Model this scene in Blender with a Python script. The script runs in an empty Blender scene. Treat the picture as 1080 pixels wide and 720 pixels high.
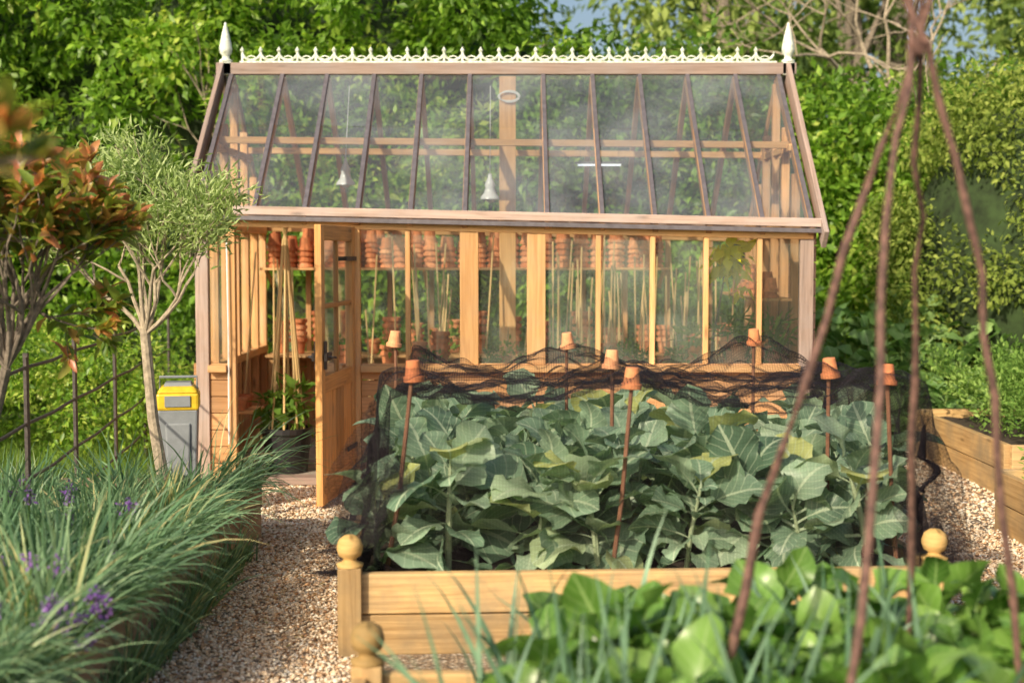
import bpy, math, random
import numpy as np
from mathutils import Vector, Matrix, noise
random.seed(5)
rng=np.random.default_rng(7)
scene=bpy.context.scene
scene.view_settings.view_transform='Standard'
scene.view_settings.look='None'
scene.view_settings.exposure=0
COL=scene.collection

# ------------------------------------------------------------------ helpers
def empty(name,loc=(0,0,0),rz=0):
    o=bpy.data.objects.new(name,None); o.location=loc; o.rotation_euler=(0,0,rz); COL.objects.link(o); return o

def mk_np(name,V,F,mat,var=None,uv=None,smooth=False,parent=None):
    V=np.asarray(V,dtype=np.float32); F=np.asarray(F,dtype=np.int32)
    me=bpy.data.meshes.new(name)
    me.vertices.add(len(V)); me.vertices.foreach_set('co',V.ravel())
    me.loops.add(F.size); me.loops.foreach_set('vertex_index',F.ravel())
    me.polygons.add(len(F)); me.polygons.foreach_set('loop_start',np.arange(0,F.size,F.shape[1],dtype=np.int32))
    if smooth: me.polygons.foreach_set('use_smooth',np.ones(len(F),dtype=bool))
    me.update(calc_edges=True)
    if uv is not None:
        l=me.uv_layers.new(name='UVMap'); l.data.foreach_set('uv',np.asarray(uv,dtype=np.float32)[F.ravel()].ravel())
    if var is not None:
        a=me.attributes.new('var','FLOAT','POINT'); a.data.foreach_set('value',np.asarray(var,dtype=np.float32))
    me.materials.append(mat)
    o=bpy.data.objects.new(name,me); COL.objects.link(o)
    if parent: o.parent=parent
    return o

class B:
    """accumulates beams, tubes, lathes in one mesh with grain uv and a per-piece random"""
    def __init__(s): s.V=[];s.F=[];s.UV=[];s.A=[]
    def add(s,vs,fs,uvs,a=None):
        if a is None: a=random.random()
        o=len(s.V); s.V+= [tuple(v) for v in vs]; s.A+=[a]*len(vs)
        for f,u in zip(fs,uvs):
            s.F.append(tuple(i+o for i in f)); s.UV+=u
    def beam(s,p0,p1,w,h,up=(0,0,1),a=None):
        p0=Vector(p0);p1=Vector(p1); d=p1-p0; L=d.length; d.normalize()
        up=Vector(up)
        if abs(d.dot(up))>.98: up=Vector((0,1,0))
        x=d.cross(up).normalized(); u=x.cross(d).normalized()
        vs=[]
        for p in (p0,p1):
            for sx,su in ((-1,-1),(1,-1),(1,1),(-1,1)):
                vs.append(p+x*(sx*w/2)+u*(su*h/2))
        ou=random.random()*20; ov=random.random()*20
        per=[0,w,w+h,2*w+h,2*w+2*h]
        fs=[];uv=[]
        for i in range(4):
            j=(i+1)%4
            fs.append((i,j,4+j,4+i)); uv.append([(ou,ov+per[i]),(ou,ov+per[i+1]),(ou+L,ov+per[i+1]),(ou+L,ov+per[i])])
        fs.append((3,2,1,0)); uv.append([(ou,ov),(ou+w*.2,ov),(ou+w*.2,ov+h),(ou,ov+h)])
        fs.append((4,5,6,7)); uv.append([(ou,ov),(ou+w*.2,ov),(ou+w*.2,ov+h),(ou,ov+h)])
        s.add(vs,fs,uv,a)
    def box(s,x0,x1,y0,y1,z0,z1,a=None):
        dx,dy,dz=x1-x0,y1-y0,z1-z0; cx,cy,cz=(x0+x1)/2,(y0+y1)/2,(z0+z1)/2
        m=max(dx,dy,dz)
        if m==dx: s.beam((x0,cy,cz),(x1,cy,cz),dy,dz,a=a)
        elif m==dy: s.beam((cx,y0,cz),(cx,y1,cz),dx,dz,a=a)
        else: s.beam((cx,cy,z0),(cx,cy,z1),dx,dy,up=(0,1,0),a=a)
    def tube(s,pts,rad,seg=7,a=None,cap=True):
        pts=[Vector(p) for p in pts]; n=len(pts)
        if not hasattr(rad,'__len__'): rad=[rad]*n
        vs=[];ref=Vector((.13,.21,.97))
        L=0;Ls=[]
        for i,p in enumerate(pts):
            if i: L+=(pts[i]-pts[i-1]).length
            Ls.append(L)
            d=(pts[min(i+1,n-1)]-pts[max(i-1,0)]).normalized()
            r=ref if abs(d.dot(ref))<.95 else Vector((1,0,0))
            x=d.cross(r).normalized(); y=d.cross(x).normalized()
            for k in range(seg):
                t=2*math.pi*k/seg
                vs.append(p+(x*math.cos(t)+y*math.sin(t))*rad[i])
        fs=[];uv=[];ou=random.random()*10
        for i in range(n-1):
            for k in range(seg):
                k2=(k+1)%seg
                fs.append((i*seg+k,i*seg+k2,(i+1)*seg+k2,(i+1)*seg+k))
                a0=k*.02;a1=(k+1)*.02
                uv.append([(ou+Ls[i],a0),(ou+Ls[i],a1),(ou+Ls[i+1],a1),(ou+Ls[i+1],a0)])
        if cap:
            fs.append(tuple(range(seg))); uv.append([(ou,0)]*seg)
            fs.append(tuple((n-1)*seg+k for k in range(seg))[::-1]); uv.append([(ou,0)]*seg)
        s.add(vs,fs,uv,a)
    def lathe(s,prof,c,seg=16,flip=False,a=None,tilt=None):
        vs=[];fs=[];uv=[];c=Vector(c)
        M=tilt if tilt else Matrix.Identity(3)
        for (r,z) in prof:
            zz=-z if flip else z
            for k in range(seg):
                t=2*math.pi*k/seg
                vs.append(c+M@Vector((r*math.cos(t),r*math.sin(t),zz)))
        for i in range(len(prof)-1):
            for k in range(seg):
                k2=(k+1)%seg
                fs.append((i*seg+k,i*seg+k2,(i+1)*seg+k2,(i+1)*seg+k))
                uv.append([(k/seg,prof[i][1]),((k+1)/seg,prof[i][1]),((k+1)/seg,prof[i+1][1]),(k/seg,prof[i+1][1])])
        s.add(vs,fs,uv,a)
    def make(s,name,mat,parent=None,smooth=False,bevel=0):
        me=bpy.data.meshes.new(name); me.from_pydata(s.V,[],s.F)
        l=me.uv_layers.new(name='UVMap'); l.data.foreach_set('uv',np.array(s.UV,dtype=np.float32).ravel())
        a=me.attributes.new('var','FLOAT','POINT'); a.data.foreach_set('value',np.array(s.A,dtype=np.float32))
        if smooth: me.polygons.foreach_set('use_smooth',[True]*len(me.polygons))
        me.materials.append(mat); me.update()
        o=bpy.data.objects.new(name,me); COL.objects.link(o)
        if parent: o.parent=parent
        if bevel:
            m=o.modifiers.new('bv','BEVEL'); m.width=bevel; m.segments=2; m.limit_method='ANGLE'
        return o

# ------------------------------------------------------------------ materials
def newmat(name):
    m=bpy.data.materials.new(name); m.use_nodes=True; nt=m.node_tree
    return m,nt,nt.nodes['Principled BSDF'],nt.nodes['Material Output']
def N(nt,t,**k):
    n=nt.nodes.new(t)
    for a,b in k.items():
        if a.startswith('i_'): n.inputs[a[2:]].default_value=b
        else: setattr(n,a,b)
    return n
def ramp(nt,stops,fac=None):
    r=nt.nodes.new('ShaderNodeValToRGB'); e=r.color_ramp.elements
    while len(e)<len(stops): e.new(.5)
    for x,(p,c) in zip(e,stops): x.position=p; x.color=(*c,1) if len(c)==3 else c
    if fac is not None: nt.links.new(fac,r.inputs[0])
    return r
def mixc(nt,f,a,b,mode='MIX'):
    m=nt.nodes.new('ShaderNodeMix'); m.data_type='RGBA'; m.blend_type=mode
    for s,v in ((0,f),(6,a),(7,b)):
        if isinstance(v,(int,float)): m.inputs[s].default_value=v
        elif isinstance(v,tuple): m.inputs[s].default_value=(*v,1)
        else: nt.links.new(v,m.inputs[s])
    return m.outputs[2]
def math_(nt,op,a,b=0.0,clamp=False):
    m=nt.nodes.new('ShaderNodeMath'); m.operation=op; m.use_clamp=clamp
    for s,v in ((0,a),(1,b)):
        if isinstance(v,(int,float)): m.inputs[s].default_value=v
        else: nt.links.new(v,m.inputs[s])
    return m.outputs[0]
def attr(nt): return N(nt,'ShaderNodeAttribute',attribute_name='var').outputs['Fac']
def bump(nt,h,strength,dist,bs):
    b=N(nt,'ShaderNodeBump'); b.inputs['Strength'].default_value=strength; b.inputs['Distance'].default_value=dist
    nt.links.new(h,b.inputs['Height']); nt.links.new(b.outputs[0],bs.inputs['Normal']); return b

def mat_wood(name,c1,c2,grey,greyamt=.4,rough=.7,knots=True):
    m,nt,bs,out=newmat(name)
    tc=N(nt,'ShaderNodeTexCoord'); mp=N(nt,'ShaderNodeMapping'); mp.inputs['Scale'].default_value=(2.2,48,1)
    nt.links.new(tc.outputs['UV'],mp.inputs[0])
    n1=N(nt,'ShaderNodeTexNoise',i_Scale=1.0,i_Detail=6.0,i_Roughness=.6,i_Distortion=.5); nt.links.new(mp.outputs[0],n1.inputs['Vector'])
    r=ramp(nt,[(.3,c2),(.62,c1)],n1.outputs['Fac'])
    col=r.outputs[0]
    if knots:
        mk=N(nt,'ShaderNodeMapping'); mk.inputs['Scale'].default_value=(2.4,9,1); nt.links.new(tc.outputs['UV'],mk.inputs[0])
        v=N(nt,'ShaderNodeTexVoronoi',i_Scale=1.0); nt.links.new(mk.outputs[0],v.inputs['Vector'])
        k=ramp(nt,[(.05,(1,1,1)),(.16,(0,0,0))],v.outputs['Distance'])
        col=mixc(nt,math_(nt,'MULTIPLY',k.outputs[0],.65),col,tuple(x*.3 for x in c2))
    n2=N(nt,'ShaderNodeTexNoise',i_Scale=3.0,i_Detail=5.0,i_Roughness=.65); nt.links.new(tc.outputs['Object'],n2.inputs['Vector'])
    g=ramp(nt,[(.42,(0,0,0)),(.7,(1,1,1))],n2.outputs['Fac'])
    col=mixc(nt,math_(nt,'MULTIPLY',g.outputs[0],greyamt),col,grey)
    br=math_(nt,'ADD',math_(nt,'MULTIPLY',attr(nt),.6),.68)
    cb=N(nt,'ShaderNodeCombineColor'); 
    for i in range(3): nt.links.new(br,cb.inputs[i])
    col=mixc(nt,1.0,col,cb.outputs[0],'MULTIPLY')
    nt.links.new(col,bs.inputs['Base Color']); bs.inputs['Roughness'].default_value=rough
    bs.inputs['Specular IOR Level'].default_value=.3
    bump(nt,n1.outputs['Fac'],.35,.004,bs)
    return m

def mat_leaf(name,stops,trans=.28,rough=.5,spec=.35,veins=None,noise_s=12,tcol=1.6,simple=False):
    m,nt,bs,out=newmat(name)
    r=ramp(nt,stops,attr(nt)); col=r.outputs[0]
    tc=N(nt,'ShaderNodeTexCoord')
    if not simple:
        n=N(nt,'ShaderNodeTexNoise',i_Scale=float(noise_s),i_Detail=2.0); nt.links.new(tc.outputs['Object'],n.inputs['Vector'])
        f=ramp(nt,[(.3,(.72,.72,.72)),(.7,(1.2,1.2,1.15))],n.outputs['Fac'])
        col=mixc(nt,1.0,col,f.outputs[0],'MULTIPLY')
    if veins:
        sp=N(nt,'ShaderNodeSeparateXYZ'); nt.links.new(tc.outputs['UV'],sp.inputs[0])
        ax=math_(nt,'ABSOLUTE',math_(nt,'SUBTRACT',sp.outputs[0],.5))
        mid=math_(nt,'LESS_THAN',ax,.035)
        side=math_(nt,'FRACT',math_(nt,'MULTIPLY',math_(nt,'SUBTRACT',sp.outputs[1],math_(nt,'MULTIPLY',ax,.55)),8.0))
        side=math_(nt,'MULTIPLY',math_(nt,'LESS_THAN',side,.13),.55)
        vv=math_(nt,'MAXIMUM',mid,side)
        col=mixc(nt,math_(nt,'MULTIPLY',vv,.8),col,veins)
        bump(nt,vv,.3,.004,bs)
    if simple:
        nt.nodes.remove(bs); bs=N(nt,'ShaderNodeBsdfDiffuse'); nt.links.new(col,bs.inputs[0])
    else:
        nt.links.new(col,bs.inputs['Base Color']); bs.inputs['Roughness'].default_value=rough; bs.inputs['Specular IOR Level'].default_value=spec
    t=N(nt,'ShaderNodeBsdfTranslucent')
    tcx=mixc(nt,1.0,col,(tcol,tcol*1.05,tcol*.6),'MULTIPLY'); nt.links.new(tcx,t.inputs[0])
    mx=N(nt,'ShaderNodeMixShader'); mx.inputs[0].default_value=trans
    nt.links.new(bs.outputs[0],mx.inputs[1]); nt.links.new(t.outputs[0],mx.inputs[2]); nt.links.new(mx.outputs[0],out.inputs[0])
    return m

def mat_plain(name,c,rough=.6,metal=0,var=.25,ns=20,spec=.5,c2=None):
    m,nt,bs,out=newmat(name)
    tc=N(nt,'ShaderNodeTexCoord'); n=N(nt,'ShaderNodeTexNoise',i_Scale=float(ns),i_Detail=5.0,i_Roughness=.65); nt.links.new(tc.outputs['Object'],n.inputs['Vector'])
    lo=tuple(x*(1-var) for x in c) if c2 is None else c2
    r=ramp(nt,[(.35,lo),(.65,tuple(min(1,x*(1+var*.5)) for x in c))],n.outputs['Fac'])
    nt.links.new(r.outputs[0],bs.inputs['Base Color']); bs.inputs['Roughness'].default_value=rough; bs.inputs['Metallic'].default_value=metal
    bs.inputs['Specular IOR Level'].default_value=spec
    bump(nt,n.outputs['Fac'],.2,.003,bs)
    return m
def mat_var(name,stops,rough=.8):
    m,nt,bs,out=newmat(name)
    tc=N(nt,'ShaderNodeTexCoord'); n=N(nt,'ShaderNodeTexNoise',i_Scale=30.0,i_Detail=5.0); nt.links.new(tc.outputs['Object'],n.inputs['Vector'])
    r=ramp(nt,stops,attr(nt)); f=ramp(nt,[(.3,(.7,.7,.7)),(.7,(1.15,1.15,1.15))],n.outputs['Fac'])
    nt.links.new(mixc(nt,1.0,r.outputs[0],f.outputs[0],'MULTIPLY'),bs.inputs['Base Color']); bs.inputs['Roughness'].default_value=rough
    return m

def mat_glass(name,haze_lo,haze_hi,hcol,tint=(.93,.96,.95),lo=.42,hi=.66):
    m,nt,bs,out=newmat(name); nt.nodes.remove(bs)
    tc=N(nt,'ShaderNodeTexCoord')
    tr=N(nt,'ShaderNodeBsdfTransparent'); tr.inputs[0].default_value=(*tint,1)
    gl=N(nt,'ShaderNodeBsdfGlossy'); gl.inputs['Roughness'].default_value=.05; gl.inputs[0].default_value=(1,1,1,1)
    fr=N(nt,'ShaderNodeFresnel'); fr.inputs[0].default_value=1.6
    m1=N(nt,'ShaderNodeMixShader'); nt.links.new(fr.outputs[0],m1.inputs[0]); nt.links.new(tr.outputs[0],m1.inputs[1]); nt.links.new(gl.outputs[0],m1.inputs[2])
    n=N(nt,'ShaderNodeTexNoise',i_Scale=1.9,i_Detail=4.0); nt.links.new(tc.outputs['Object'],n.inputs['Vector'])
    mp=N(nt,'ShaderNodeMapping'); mp.inputs['Scale'].default_value=(60,60,7); nt.links.new(tc.outputs['Object'],mp.inputs[0])
    n2=N(nt,'ShaderNodeTexNoise',i_Scale=1.0,i_Detail=2.0); nt.links.new(mp.outputs[0],n2.inputs['Vector'])
    s=math_(nt,'ADD',math_(nt,'MULTIPLY',n.outputs['Fac'],.82),math_(nt,'MULTIPLY',n2.outputs['Fac'],.18))
    s=math_(nt,'ADD',s,math_(nt,'MULTIPLY',math_(nt,'SUBTRACT',attr(nt),.5),.14))
    h=ramp(nt,[(lo,(haze_lo,)*3),(hi,(haze_hi,)*3)],s)
    df=N(nt,'ShaderNodeBsdfDiffuse'); df.inputs[0].default_value=(*hcol,1)
    m2=N(nt,'ShaderNodeMixShader')
    nt.links.new(h.outputs[0],m2.inputs[0]); nt.links.new(m1.outputs[0],m2.inputs[1]); nt.links.new(df.outputs[0],m2.inputs[2])
    nt.links.new(m2.outputs[0],out.inputs[0])
    return m

M_cedar=mat_wood('cedar',(.66,.36,.16),(.43,.21,.08),(.42,.33,.26),.35)
M_cedar_b=mat_wood('cedar_bright',(.84,.49,.21),(.60,.30,.11),(.50,.39,.29),.3)
M_door=mat_wood('door_cedar',(.78,.39,.13),(.50,.22,.065),(.38,.29,.20),.3)
M_weather=mat_wood('weathered_wood',(.48,.35,.29),(.28,.20,.16),(.42,.37,.36),.55)
M_pine=mat_wood('pine_sleeper',(.64,.42,.19),(.39,.23,.09),(.25,.20,.13),.75)
M_pine_d=mat_wood('old_sleeper',(.34,.23,.15),(.18,.115,.075),(.24,.20,.16),.6)
M_redwood=mat_wood('red_boards',(.46,.27,.18),(.30,.16,.11),(.34,.25,.20),.3)
M_lead=mat_plain('lead_bar',(.15,.135,.15),.5,.2)
M_white=mat_plain('aged_white_paint',(.74,.78,.70),.5,0,.3,30,c2=(.46,.50,.40))
M_terra=mat_var('terracotta',[(0,(.48,.15,.06)),(.5,(.70,.25,.10)),(1,(.82,.38,.19))],.85)
M_black=mat_plain('black_plastic',(.02,.02,.022),.45)
M_iron=mat_plain('iron',(.10,.085,.08),.6,.5,.4,40)
M_bamboo=mat_wood('bamboo',(.76,.54,.25),(.52,.33,.14),(.4,.34,.24),.3,.55,False)
M_stick=mat_plain('hazel_bark',(.17,.09,.07),.75,0,.45,35,c2=(.06,.03,.026))
M_bark=mat_plain('bark',(.22,.18,.14),.9,0,.5,30)
M_bark2=mat_plain('bark_pale',(.40,.33,.24),.9,0,.4,30)
M_soil=mat_plain('soil',(.06,.042,.03),.95,0,.6,60)
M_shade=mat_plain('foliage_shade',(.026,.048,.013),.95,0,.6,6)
M_cane=mat_plain('cane_brown',(.24,.11,.06),.7)
M_gstem=mat_plain('green_stem',(.2,.3,.08),.6)
M_grass=mat_leaf('grass_blades',[(0,(.07,.14,.022)),(1,(.22,.32,.06))],.2,simple=True)
M_glassF=mat_glass('glass_wall',.04,.22,(.50,.60,.52))
M_glassR=mat_glass('glass_roof',.10,.28,(.38,.43,.48),(.84,.88,.90))

# ------------------------------------------------------------------ instancing in numpy
def unit(a): return a/(np.linalg.norm(a,axis=-1,keepdims=True)+1e-9)
def frames(D,Nn):
    D=unit(D); X=unit(np.cross(D,Nn)); Z=np.cross(X,D)
    return np.stack([X,D,Z],axis=-1)
def scatter(tv,tf,P,R,S,var,tuv=None):
    tv=np.asarray(tv,float); tf=np.asarray(tf); m=len(P); n=len(tv)
    S=np.asarray(S,float)
    if S.ndim==1: S=np.repeat(S[:,None],3,1)
    V=np.einsum('mij,mnj->mni',R,tv[None]*S[:,None,:])+P[:,None,:]
    F=(tf[None]+(np.arange(m)*n)[:,None,None]).reshape(-1,tf.shape[1])
    A=np.repeat(var,n)
    U=np.tile(tuv,(m,1)) if tuv is not None else None
    return V.reshape(-1,3),F,A,U
def join(parts):
    Vs,Fs,As,Us=[],[],[],[];o=0
    for V,F,A,U in parts:
        Vs.append(V);Fs.append(F+o);As.append(A);o+=len(V)
        if U is not None: Us.append(U)
    return np.concatenate(Vs),np.concatenate(Fs),np.concatenate(As),(np.concatenate(Us) if Us else None)

LEAF_V=np.array([(0,0,0),(-.24,.42,.05),(0,.45,-.03),(.24,.42,.05),(0,1,-.12)],float)
LEAF_F=np.array([(0,2,1),(0,3,2),(1,2,4),(2,3,4)])
NARROW_V=LEAF_V*np.array([.45,1,1])
def grid_leaf(nx,ny,wf,droop=.9,ruff=.05,k=14,cup=.25,seed=0):
    r=np.random.default_rng(seed); ph=r.uniform(0,6,6)
    V=[];U=[]
    y=z=0
    ang=r.uniform(-.1,.15); tw=r.uniform(-.5,.5)
    for j in range(ny+1):
        t=j/ny; w=wf(t)
        for i in range(nx+1):
            u=i/nx*2-1
            ww=w*(1+.16*math.sin(k*.8*t+ph[0]+(2 if u>0 else 0))+.07*math.sin(k*2.3*t+ph[3]+(1 if u>0 else 0)))
            zz=z+cup*w*abs(u)**1.5+ruff*abs(u)**2*(math.sin(k*t+ph[1]+(1.7 if u>0 else 0))+.5*math.sin(k*2.1*t+ph[2]))*min(1,w*5)+u*w*tw*t
            V.append((u*ww,y,zz)); U.append((u*.5+.5 if w>.05 else .5+u*.03,t))
        a=ang-droop*(t**1.3)
        y+=math.cos(a)/ny; z+=math.sin(a)/ny
    F=[]
    for j in range(ny):
        for i in range(nx):
            a=j*(nx+1)+i; F.append((a,a+1,a+nx+2,a+nx+1))
    return np.array(V),np.array(F),np.array(U)
def rand_dir(n):
    return unit(rng.normal(size=(n,3)))
def clump(centers,radii,per,size,tmpl=LEAF_V,shell=.4,spread=.7,vbase=.5,vclump=.22,vleaf=.2,squash=(1,1,1),droop=.25,voff=None):
    centers=np.asarray(centers,float); radii=np.asarray(radii,float); m=len(centers)
    idx=np.repeat(np.arange(m),per); n=len(idx)
    d=rand_dir(n); u=rng.uniform(0,1,n)**shell
    P=centers[idx]+d*(radii[idx]*u)[:,None]*np.array(squash)
    D=d*.6+rng.normal(size=(n,3))*spread*.7+np.array([0,0,-droop])
    Nn=d*.6+rng.normal(size=(n,3))*.45+np.array([0,0,.6])
    cv=rng.normal(0,vclump,m)
    if voff is not None: cv=cv+np.asarray(voff)
    var=np.clip(vbase+cv[idx]+rng.normal(0,vleaf,n),0,1)
    s=size*rng.uniform(.6,1.25,n)
    return scatter(tmpl,LEAF_F,P,frames(D,Nn),s,var)
def blades(P,D,L,W,bend,seg=5,v0=.5,vs=.25):
    n=len(P); D=unit(D); side=unit(np.cross(D,np.array([0,0,1.])+rng.normal(size=(n,3))*.05))
    tw=rng.uniform(0,math.pi,n)[:,None]
    up=np.cross(side,D); side=side*np.cos(tw)+up*np.sin(tw)
    V=np.zeros((n,(seg+1)*2,3)); p=P.copy(); d=D.copy()
    for j in range(seg+1):
        t=j/seg; w=(W*(1-t**2.2)*(.7+.3*min(1,t*4))+.0006)[:,None]
        V[:,2*j]=p-side*w/2; V[:,2*j+1]=p+side*w/2
        p=p+d*(L/seg)[:,None]; d=unit(d+np.array([0,0,-1.])*(bend*(.4+t)/seg*2)[:,None])
    F=[(2*j,2*j+1,2*j+3,2*j+2) for j in range(seg)]
    F=(np.array(F)[None]+(np.arange(n)*(seg+1)*2)[:,None,None]).reshape(-1,4)
    var=np.clip(v0+rng.normal(0,vs,n),0,1)
    return V.reshape(-1,3),F,np.repeat(var,(seg+1)*2),None

# ------------------------------------------------------------------ camera, light, world
cam=bpy.data.cameras.new('camera'); co=bpy.data.objects.new('camera',cam); COL.objects.link(co)
co.location=(0,0,1.65); co.rotation_euler=(math.radians(90-3.62),0,0)
cam.lens=50; cam.sensor_width=36; cam.clip_end=1000; cam.clip_start=.05
cam.dof.use_dof=True; cam.dof.focus_distance=7.8; cam.dof.aperture_fstop=1.8
scene.camera=co
EL=31; AZ=213
sv=Vector((math.sin(math.radians(AZ))*math.cos(math.radians(EL)),math.cos(math.radians(AZ))*math.cos(math.radians(EL)),math.sin(math.radians(EL))))
sl=bpy.data.lights.new('sun','SUN'); sl.energy=5.0; sl.angle=math.radians(.6); sl.color=(1,.87,.65)
so=bpy.data.objects.new('sun',sl); COL.objects.link(so); so.rotation_euler=sv.to_track_quat('Z','Y').to_euler(); so.location=(-8,-8,12)
w=bpy.data.worlds.new('World'); scene.world=w; w.use_nodes=True
nt=w.node_tree; bg=nt.nodes['Background']; sky=nt.nodes.new('ShaderNodeTexSky'); sky.sky_type='NISHITA'; sky.sun_disc=False
sky.sun_elevation=math.radians(EL); sky.sun_rotation=math.radians(AZ); sky.air_density=1.0; sky.dust_density=4.5
nt.links.new(sky.outputs[0],bg.inputs[0]); bg.inputs[1].default_value=.15

# ------------------------------------------------------------------ ground
m,nt,bs,out=newmat('ground_soil_grass')
tc=N(nt,'ShaderNodeTexCoord'); n=N(nt,'ShaderNodeTexNoise',i_Scale=.9,i_Detail=8.0,i_Roughness=.7); nt.links.new(tc.outputs['Object'],n.inputs['Vector'])
r=ramp(nt,[(.35,(.06,.05,.03)),(.5,(.07,.10,.025)),(.7,(.11,.17,.04))],n.outputs['Fac']); nt.links.new(r.outputs[0],bs.inputs['Base Color']); bs.inputs['Roughness'].default_value=.95
M_ground=m
gv=[(-300,-300,0),(300,-300,0),(300,300,0),(-300,300,0)]
mk_np('ground',gv,[(0,1,2,3)],M_ground)

m,nt,bs,out=newmat('gravel')
tc=N(nt,'ShaderNodeTexCoord'); v=N(nt,'ShaderNodeTexVoronoi',i_Scale=55.0); nt.links.new(tc.outputs['Object'],v.inputs['Vector'])
sp=N(nt,'ShaderNodeSeparateColor'); nt.links.new(v.outputs['Color'],sp.inputs[0])
r=ramp(nt,[(0,(.26,.17,.10)),(.5,(.48,.36,.24)),(1,(.66,.57,.45))],sp.outputs[0])
dk=ramp(nt,[(.0,(1,1,1)),(.8,(.35,.35,.35))],v.outputs['Distance'])
nt.links.new(mixc(nt,1.0,r.outputs[0],dk.outputs[0],'MULTIPLY'),bs.inputs['Base Color']); bs.inputs['Roughness'].default_value=.9
bump(nt,v.outputs['Distance'],.8,.01,bs)
M_gravel=m
m,nt,bs,out=newmat('gravel_stones')
r=ramp(nt,[(0,(.26,.13,.07)),(.2,(.56,.34,.18)),(.5,(.78,.61,.43)),(.8,(.88,.77,.61)),(1,(.88,.84,.76))],attr(nt))
nt.links.new(r.outputs[0],bs.inputs['Base Color']); bs.inputs['Roughness'].default_value=.75
M_stones=m
gp=mk_np('gravel_path',[(-1.75,-2,.004),(9,-2,.004),(9,9.9,.004),(-1.75,9.9,.004),(2.3,9.9,.004),(3.6,9.9,.004),(3.6,13,.004),(2.3,13,.004),(-2.6,8.3,.004),(-1.75,8.3,.004),(-1.75,9.9,.004),(-2.6,9.9,.004)],[(0,1,2,3),(4,5,6,7),(8,9,10,11)],M_gravel)
OCT=np.array([(1,0,0),(0,1,0),(-1,0,0),(0,-1,0),(.15,.1,.7),(-.1,0,-.7),(.6,.62,.25),(-.62,.58,-.2),(-.55,-.66,.3),(.66,-.6,-.1)],float)
OCTF=np.array([(4,0,6),(4,6,1),(4,1,7),(4,7,2),(4,2,8),(4,8,3),(4,3,9),(4,9,0),(5,6,0),(5,1,6),(5,7,1),(5,2,7),(5,8,2),(5,3,8),(5,9,3),(5,0,9)])
def stones(x0,x1,y0,y1,n,s):
    P=np.stack([rng.uniform(x0,x1,n),rng.uniform(y0,y1,n),rng.uniform(.004,.016,n)],1)
    D=rng.normal(size=(n,3))*np.array([1,1,.25]); Nn=rng.normal(size=(n,3))*.35+np.array([0,0,1])
    S=s*(rng.uniform(.5,1.3,n)+(rng.uniform(0,1,n)>.97)*.8)[:,None]*np.stack([rng.uniform(.6,1,n),rng.uniform(.7,1.2,n),rng.uniform(.5,.9,n)],1)
    return scatter(OCT,OCTF,P,frames(D,Nn),S,np.clip(rng.beta(1.6,1.6,n),0,1))
V,F,A,_=join([stones(-1.65,-.6,4,7,20000,.010),stones(-1.7,-.8,7,9.9,12000,.012),stones(-2.5,-1.7,8.35,9.9,4000,.013),stones(1.75,3.0,5.6,8.3,12000,.012),stones(1.75,3.8,8.3,12.5,12000,.014),stones(-.8,2.4,8.4,9.8,3000,.013)])
mk_np('gravel_stones',V,F,M_stones,var=A,parent=gp)
n=420
P_=np.stack([rng.uniform(-1.6,-.75,n),rng.uniform(4,9.8,n),np.full(n,.024)],1)
P_[::3,0]=rng.uniform(1.85,2.8,len(P_[::3]))
V,F,A,_=scatter(LEAF_V,LEAF_F,P_,frames(rng.normal(size=(n,3))*np.array([1,1,.1]),rng.normal(size=(n,3))*.2+np.array([0,0,1])),rng.uniform(.012,.035,n),rng.uniform(0,1,n))
mk_np('fallen_leaves',V,F,mat_leaf('dry_leaf',[(0,(.16,.08,.03)),(.7,(.35,.22,.08)),(1,(.2,.28,.06))],.1,simple=True),var=A,parent=gp)

# ------------------------------------------------------------------ greenhouse
G=empty('greenhouse')
XL,XR,YF,YB,YR=-2.22,2.11,10.0,12.6,11.3
ZR=3.05
zE=lambda x:1.905-.022*x
bars=[-2.2,-1.8,-1.45,-1.08,-.71,-.33,.245,.63,1.0,1.375,1.75,2.09]
C=B();CB=B();D=B();W=B();Rr=B()
def pane(Bd,p,a=None): 
    Bd.add(p,[tuple(range(len(p)))],[[(0,0)]*len(p)],a)
GF=B();GR=B()
for y,s in ((YF,-1),(YB,1)):
    W.beam((XL-.04,y+s*.035,zE(XL)-.01),(XR+.04,y+s*.035,zE(XR)-.01),.12,.06,up=(0,0,1))
    CB.beam((XL,y,zE(XL)-.085),(XR,y,zE(XR)-.085),.075,.08)
for x,wd,bd in ((-2.175,.09,W),(-1.97,.06,CB),(-1.10,.07,CB),(-.73,.035,CB),(-.30,.13,CB),(.17,.13,CB),(.605,.035,CB),(.985,.035,CB),(1.36,.035,CB),(1.735,.035,CB),(2.065,.095,W)):
    low=0. if x in (-2.175,-1.97,-1.10,2.065) else .856
    bd.box(x-wd/2,x+wd/2,YF-.036,YF+.034,low,zE(x)-.126)
px=[-2.13,-2.0],[-1.06,-.745],[-.715,-.365],[-.235,.105],[.235,.59],[.62,.97],[1.0,1.345],[1.375,1.72],[1.75,2.02]
for (a,b),pv in zip(px,(.3,.4,.3,.2,.8,1.0,.6,.3,.2)): pane(GF,[(a,YF,.86),(b,YF,.86),(b,YF,zE(b)-.12),(a,YF,zE(a)-.12)],pv)
for a,b in ((-2.13,-2.0),(-1.06,2.02)):
    z=.04
    while z<.78:
        C.beam((a,YF+.0,z+.058),(b,YF+.0,z+.058),.03,.112); z+=.118
    CB.beam((a,YF-.02,.83),(b,YF-.02,.83),.13,.05)
C.beam((XL,YF,.02),(XR,YF,.02),.12,.05)
W.beam((-1.94,YF-.05,.045),(-1.13,YF-.05,.045),.17,.05)
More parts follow.
